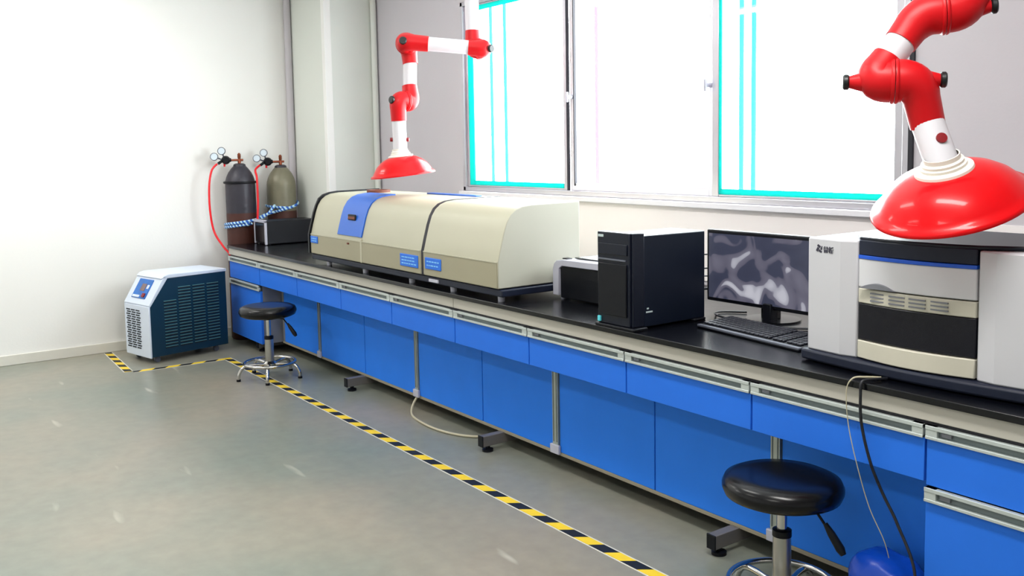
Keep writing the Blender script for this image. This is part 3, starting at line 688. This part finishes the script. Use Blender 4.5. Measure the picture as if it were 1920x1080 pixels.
# ------------------------------------------------------------------ floor tape
def tape(p, q, label, first=0, w=0.024, pitch=0.0885):
    p = V((*p, 0)); q = V((*q, 0)); d = q - p; L_ = d.length; d.normalize(); n_ = V((-d.y, d.x, 0)); sk = 0.018
    b = MB(); s_ = -0.04; k = first
    def cl(v): return min(max(v, 0), L_)
    while s_ < L_ + 0.03:
        e_ = s_ + pitch
        A = [p + d * cl(s_ + sk) + n_ * w, p + d * cl(s_ - sk) - n_ * w, p + d * cl(e_ - sk) - n_ * w, p + d * cl(e_ + sk) + n_ * w]
        bt = [b.bm.verts.new(v + V((0, 0, 0.0004))) for v in A]; tp = [b.bm.verts.new(v + V((0, 0, 0.0016))) for v in A]
        fs = [b.bm.faces.new(tp)] + [b.bm.faces.new((bt[i], bt[(i + 1) % 4], tp[(i + 1) % 4], tp[i])) for i in range(4)]
        for f in fs: f.material_index = k % 2
        s_ = e_; k += 1
    o = b.build('hazard_tape', ['tape_black', 'tape_yellow'])
    e = MB()
    for sg in (-1, 1):
        A = [p + n_ * sg * (w + 0.0005), p + n_ * sg * (w + 0.007), q + n_ * sg * (w + 0.007), q + n_ * sg * (w + 0.0005)]
        bt = [e.bm.verts.new(v + V((0, 0, 0.0003))) for v in A]; tp = [e.bm.verts.new(v + V((0, 0, 0.0012))) for v in A]
        e.bm.faces.new(tp); [e.bm.faces.new((bt[i], bt[(i + 1) % 4], tp[(i + 1) % 4], tp[i])) for i in range(4)]
    e.build('tape_margin', 'tape_edge', o)
    return tag(o, label, 'floor tape', 'black and yellow hazard tape on the floor')
tape((-7.49, 1.59), (-6.735, 1.555), 'short black and yellow floor tape running out from the left wall', 0)
tape((-6.71, 1.58), (-6.685, 2.21), 'short black and yellow floor tape along the front of the chiller')
tape((-6.71, 2.236), (0.6, 2.236), 'long black and yellow floor tape running in front of the bench', 1)

# ------------------------------------------------------------------ stools
def stool(x, y, hz, rot, label, lev):
    t_ = thing('swivel_stool', label, 'stool', (x, y, 0), rot)
    R0 = 0.187
    MB().lathe([(0, hz - 0.072), (R0 - 0.03, hz - 0.072), (R0 - 0.008, hz - 0.062), (R0, hz - 0.042), (R0, hz - 0.03), (R0 - 0.008, hz - 0.012), (R0 - 0.03, hz - 0.002), (R0 - 0.07, hz), (0, hz - 0.004)], n=48).build('seat', 'black_vinyl', t_, local=True, sharp=80)
    MB().lathe([(0, hz - 0.09), (0.07, hz - 0.09), (0.09, hz - 0.0725), (0, hz - 0.0725)], n=20).build('seat_plate', 'black_plastic', t_, local=True)
    MB().lathe([(0.014, 0.26), (0.016, 0.26), (0.016, hz - 0.088), (0, hz - 0.088)], n=20).build('gas_piston', 'chrome', t_, local=True)
    MB().lathe([(0.0, 0.075), (0.03, 0.075), (0.028, 0.27), (0.0, 0.27)], n=24).build('column', 'brushed_chrome', t_, local=True)
    MB().lathe([(0.017, 0.262), (0.030, 0.262), (0.030, 0.282), (0.02, 0.286), (0.016, 0.286)], n=24).build('column_collar', 'black_plastic', t_, local=True)
    a = lev; ca, sa = math.cos(a), math.sin(a)
    l_ = MB().tube([(0.03 * ca, 0.03 * sa, hz - 0.083), (0.115 * ca, 0.115 * sa, hz - 0.088), (0.155 * ca, 0.155 * sa, hz - 0.135)], 0.0045, 8).build('lever', 'black_plastic', t_, local=True)
    MB().tube([(0.145 * ca, 0.145 * sa, hz - 0.118), (0.165 * ca, 0.165 * sa, hz - 0.145), (0.195 * ca, 0.195 * sa, hz - 0.185), (0.205 * ca, 0.205 * sa, hz - 0.2)], [0.007, 0.012, 0.014, 0.009], 12).build('lever_grip', 'black_plastic', l_, local=True)
    RR = 0.165
    MB().tube([(RR * math.cos(2 * PI * k / 40), RR * math.sin(2 * PI * k / 40), 0.105) for k in range(40)], 0.010, 10, closed=True).build('foot_ring', 'chrome', t_, local=True)
    MB().lathe([(0, 0.07), (0.045, 0.07), (0.045, 0.10), (0.03, 0.115), (0, 0.115)], n=24).build('hub', 'chrome', t_, local=True)
    for k in range(5):
        a = 2 * PI * k / 5 + 0.3; ca, sa = math.cos(a), math.sin(a)
        l_ = MB().tube(bez([(0.03 * ca, 0.03 * sa, 0.09), (0.12 * ca, 0.12 * sa, 0.098), (0.175 * ca, 0.175 * sa, 0.088), (0.203 * ca, 0.203 * sa, 0.05), (0.208 * ca, 0.208 * sa, 0.012)], 6), 0.011, 10).build('leg', 'chrome', t_, local=True)
        MB().lathe([(0, 0), (0.014, 0), (0.014, 0.014), (0, 0.016)], (0.208 * ca, 0.208 * sa, 0), n=14).build('glide', 'black_plastic', l_, local=True)
    return t_
stool(-5.93, 2.265, 0.49, 0.5, 'round black swivel stool with chrome base by the chiller, far left', 0.15)
stool(-1.83, 2.355, 0.46, 0.2, 'round black swivel stool with chrome base in front of the right end of the bench', -0.05)

# ------------------------------------------------------------------ extraction arms
def elbow(par, c, a, tdir, L=0.12, R_=0.062, r=0.047, d=0.062, knob=0.06, nub=True):
    c = V(c); a = V(a).normalized(); tdir = V(tdir).normalized()
    P0 = c - a * 0.002; P1 = c - a * 0.018; K = c - a * d; P2 = K + tdir * 0.055; P3 = K + tdir * L
    pts = [P0, P1]; rad = [R_, R_]
    for i in range(1, 9):
        t1 = i / 9; pts.append(P1 * (1 - t1) ** 2 + K * 2 * t1 * (1 - t1) + P2 * t1 ** 2); rad.append(R_ + (r * 1.10 - R_) * (t1 ** 1.5))
    pts += [P2, P3]; rad += [r * 1.08, r * 1.02]
    b = MB().tube(pts, rad, 28)
    b.lathe([(0, 0), (R_ + 0.004, 0), (R_ + 0.005, 0.005), (R_ + 0.002, 0.010), (R_ - 0.004, 0.011)], c - a * 0.001, -a, n=32)
    if nub:
        b.tube([c - a * (d * 0.55), c - a * (d + 0.022), c - a * (d + knob)], [R_ * 0.72, R_ * 0.48, 0.018], 20)
    e_ = b.build('elbow', 'elbow_red', par, sharp=50)
    if nub:
        q = c - a * (d + knob)
        k_ = MB().lathe([(0, 0), (0.019, 0), (0.023, 0.004), (0.023, 0.014), (0.019, 0.018), (0, 0.018)], q, -a, n=18)
        k_.build('knob', 'knob_black', e_)
    return P3
def hood(par, c, n_, r, h, tube_r, name='hood'):
    c = V(c); n_ = V(n_).normalized(); k = r / 0.22
    prof_ = [(r * 0.93, 0.004), (r, 0.0), (r * 1.005, 0.006 * k), (r * 0.985, 0.014 * k), (r * 0.93, 0.018 * k), (r * 0.88, h * 0.30), (r * 0.78, h * 0.55), (r * 0.64, h * 0.77), (r * 0.48, h * 0.92), (r * 0.34, h * 0.995), (tube_r * 0.9, h * 1.0),
             (tube_r * 0.9, h * 0.96), (r * 0.34, h * 0.95), (r * 0.47, h * 0.88), (r * 0.62, h * 0.73), (r * 0.755, h * 0.52), (r * 0.85, h * 0.27), (r * 0.90, 0.02 * k), (r * 0.93, 0.004)]
    MB().lathe(prof_, c, n_, n=64).build('hood', 'arm_red', par, sharp=50)
    MB().lathe([(tube_r * 1.0, h * 0.985), (tube_r * 1.75, h * 0.985), (tube_r * 1.72, h + 0.006), (tube_r * 1.35, h + 0.010), (tube_r * 1.38, h + 0.018), (tube_r * 1.22, h + 0.020), (tube_r * 1.25, h + 0.028), (tube_r * 1.08, h + 0.032), (tube_r * 1.08, h + 0.045), (tube_r, h + 0.045)], c, n_, n=40).build('collar', 'collar_white', par, sharp=30)
    return c + n_ * (h + 0.02)
def pipe(par, p, q, r=0.043):
    return MB().cyl(p, q, r, r, 28).build('tube', 'tube_white', par)
Rr = right; Tc = -fwd; Up = -down
def cdir(r_, u_, t_): return (Rr * r_ + Up * u_ + Tc * t_).normalized()
# right arm
ra = thing('extraction_arm', 'large red and white articulated fume extraction arm over the white instrument, right', 'fume extraction arm', (-1.25, 2.95, CEIL))
hc = V((-1.441, 2.607, 1.318))
top = hood(ra, hc, (0.005, -0.400, 0.916), 0.222, 0.108, 0.046)
ax1 = cdir(-0.93, 0.02, -0.30)   # joint axis, pointing to the left half
s1 = V((-1.560, 2.497, 1.674))
K1 = s1 - ax1 * 0.062
lowdir = (V((-1.494, 2.565, 1.545)) - K1).normalized()
e1 = elbow(ra, s1, ax1, lowdir, 0.135)            # right half, tube down (lies on the -axis side)
tb = pipe(ra, top - V((0.005, -0.4, 0.916)) * 0.01, e1 + (K1 - e1).normalized() * 0.02, 0.0455)
mid = (top + e1) / 2
axd = (e1 - top).normalized(); bd = (Tc - axd * Tc.dot(axd)).normalized()
MB().lathe([(0, 0), (0.016, 0), (0.015, 0.006), (0, 0.007)], mid + bd * 0.044 + Rr * 0.002, bd, n=16).build('button', 'button_red', tb)
K2 = s1 + ax1 * 0.062
s2 = V((-1.488, 2.628, 1.871)); ax2 = cdir(-0.93, -0.06, -0.30)
K3 = s2 + ax2 * 0.062
u12 = (K3 - K2).normalized()
e2 = elbow(ra, s1, -ax1, u12, 0.085)
e3 = elbow(ra, s2, -ax2, -u12, 0.10, nub=False)
pipe(ra, e2 - u12 * 0.02, e3 + u12 * 0.02, 0.0445)
e4 = elbow(ra, s2, ax2, (0.1, 0.25, 1), 0.13)
K4 = s2 - ax2 * 0.062; d4 = (e4 - K4).normalized(); tpz = e4 + d4 * ((CEIL - 0.03 - e4.z) / d4.z)
pipe(ra, e4 - d4 * 0.02, tpz, 0.0445)
MB().lathe([(0, 0), (0.10, 0), (0.10, 0.02), (0.06, 0.03), (0.045, 0.06), (0, 0.06)], (tpz.x, tpz.y, CEIL - 0.001), (0, 0, -1)).build('ceiling_flange', 'collar_white', ra)
# left arm
la = thing('extraction_arm', 'smaller red and white articulated fume extraction arm over the beige analyser, left', 'fume extraction arm', (-4.64, 3.14, CEIL))
hc = V((-4.839, 2.708, 1.352)); hn = V((-0.04, -0.10, 0.994)).normalized()
top = hood(la, hc, hn, 0.19, 0.112, 0.042)
ax3 = cdir(-0.72, 0.0, 0.70)      # knob side left and towards the room
s3 = V((-4.855, 2.740, 1.785)); K3b = s3 + ax3 * 0.05
dlow = (top - K3b).normalized()
e1 = elbow(la, s3, -ax3, dlow, 0.12, 0.058, 0.044, 0.05, 0.035)
tb = pipe(la, top - hn * 0.01, e1 - dlow * 0.02, 0.041)
for s_ in (-1, 1):
    q = top + (e1 - top) * 0.42; rd = Rr * s_
    MB().lathe([(0, 0), (0.012, 0), (0.012, 0.016), (0, 0.018)], q + rd * 0.039, rd, n=14).build('button', 'button_red', tb)
K3a = s3 - ax3 * 0.05
ax4 = cdir(-0.1, 0.0, 1.0)
s4 = V((-4.876, 2.774, 2.124)); K4b = s4 - ax4 * 0.05; K4a = s4 + ax4 * 0.05
dup_ = (K4b + Rr * (-0.02) - K3a).normalized()
e2 = elbow(la, s3, ax3, dup_, 0.10, 0.058, 0.044, 0.05, 0.035, nub=False)
e3 = elbow(la, s4, ax4, -dup_, 0.115, 0.060, 0.044, 0.05, 0.035, nub=False)
pipe(la, e2 - dup_ * 0.02, e3 + dup_ * 0.02, 0.041)
ax5 = cdir(0.75, -0.1, 0.66)
s5 = V((-4.622, 3.120, 2.085)); K5a = s5 + ax5 * 0.05; K5b = s5 - ax5 * 0.05
hd = (K5a - K4a).normalized()
e4 = elbow(la, s4, -ax4, hd, 0.14, 0.060, 0.044, 0.05, 0.032)
e5 = elbow(la, s5, -ax5, -hd, 0.10, 0.056, 0.044, 0.05, 0.035)
pipe(la, e4 - hd * 0.02, e5 + hd * 0.02, 0.041)
e6 = elbow(la, s5, ax5, (-0.03, 0.0, 1), 0.11, 0.056, 0.042, 0.05, 0.03, nub=False)
d6 = V((-0.03, 0.0, 1)).normalized(); tpz = e6 + d6 * ((CEIL - 0.03 - e6.z) / d6.z)
pipe(la, e6 - d6 * 0.02, tpz, 0.041)
MB().lathe([(0, 0), (0.10, 0), (0.10, 0.02), (0.06, 0.03), (0.045, 0.06), (0, 0.06)], (tpz.x, tpz.y, CEIL - 0.001), (0, 0, -1)).build('ceiling_flange', 'collar_white', la)

# ------------------------------------------------------------------ cables and bag
o = MB().tube(bez([(-1.60, 2.52, BT + 0.006), (-1.62, 2.475, BT + 0.012), (-1.645, 2.445, BT + 0.008), (-1.66, 2.436, 0.75), (-1.655, 2.440, 0.65), (-1.63, 2.445, 0.54), (-1.60, 2.47, 0.40), (-1.56, 2.49, 0.30), (-1.55, 2.51, 0.222)]), [0.0045 - 0.003 * min(1, i / 50) for i in range(129)], 8).build('cable', 'cable_beige')
tag(o, 'thin beige cable looping over the worktop edge below the white instrument', 'cable')
o = MB().tube(bez([(-1.585, 2.53, BT + 0.006), (-1.60, 2.48, BT + 0.008), (-1.612, 2.444, BT + 0.004), (-1.612, 2.436, 0.75), (-1.61, 2.440, 0.66), (-1.58, 2.442, 0.55), (-1.55, 2.46, 0.46), (-1.50, 2.46, 0.38), (-1.43, 2.44, 0.26), (-1.42, 2.40, 0.12), (-1.42, 2.40, 0.01)]), 0.0045, 8).build('cable', 'cable_black')
tag(o, 'black cable dropping over the worktop edge to the blue bag', 'cable')
o = MB().tube(bez([(-4.60, 2.66, 0.12), (-4.60, 2.60, 0.05), (-4.53, 2.55, 0.008), (-4.35, 2.515, 0.008), (-4.17, 2.52, 0.008), (-4.02, 2.57, 0.008), (-3.93, 2.66, 0.008), (-3.9, 2.8, 0.008)]), 0.0065, 8).build('cable', 'cable_beige')
tag(o, 'beige cable looping on the floor under the middle of the bench', 'cable')
for i, (z0, z1, r_, m_, lb) in enumerate(((1.08, 1.05, 0.003, 'cable_black', 'uppermost black cable between the computer tower and the monitor'), (1.03, 0.99, 0.003, 'cable_black', 'second black cable down between the computer tower and the monitor'),
                              (0.98, 0.955, 0.003, 'cable_grey', 'grey cable between the tower and the monitor'), (0.94, 0.90, 0.005, 'cable_black', 'thick black cable lowest between the tower and the monitor'))):
    o = MB().tube(bez([(-2.68, 2.872, z0), (-2.74, 2.94, z0 - 0.005), (-2.785, 3.01, z1 - 0.02), (-2.74, 3.07, z1 - 0.02), (-2.62, 3.085, z1)], 8), r_, 8).build('cable', m_)
    tag(o, lb, 'cable')
# cable clutter lying under the monitor
o = MB().tube(bez([(-2.60, 3.10, BT + 0.006), (-2.68, 3.02, BT + 0.006), (-2.62, 2.93, BT + 0.012), (-2.54, 2.925, BT + 0.006), (-2.45, 2.915, BT + 0.006), (-2.36, 2.90, BT + 0.010), (-2.28, 2.93, BT + 0.006), (-2.20, 3.0, BT + 0.006)], 8), 0.004, 8).build('cable', 'cable_black')
tag(o, 'black cable lying tangled on the worktop under the monitor', 'cable')

# blue plastic bag on the floor
b = MB(); bmesh.ops.create_icosphere(b.bm, subdivisions=4, radius=1)
rnd = random.Random(3)
import mathutils.noise as mn
for v in b.bm.verts:
    n1 = mn.noise(v.co * 1.1) * 0.12 + abs(mn.noise(v.co * 3.1 + V((3, 1, 2)))) * 0.14
    p = v.co * (1 + n1)
    p = V([math.copysign(abs(q) ** 0.62, q) for q in p]); z = max(p.z, -0.78) + 0.16 * p.x * -1
    v.co = V((-1.548 + p.x * 0.112, 2.51 + p.y * 0.095, 0.118 + max(z, -0.8) * 0.125))
o = b.build('plastic_bag', 'bag_blue', sharp=180)
tag(o, 'crumpled blue plastic bag on the floor beside the right base cabinet', 'bag')
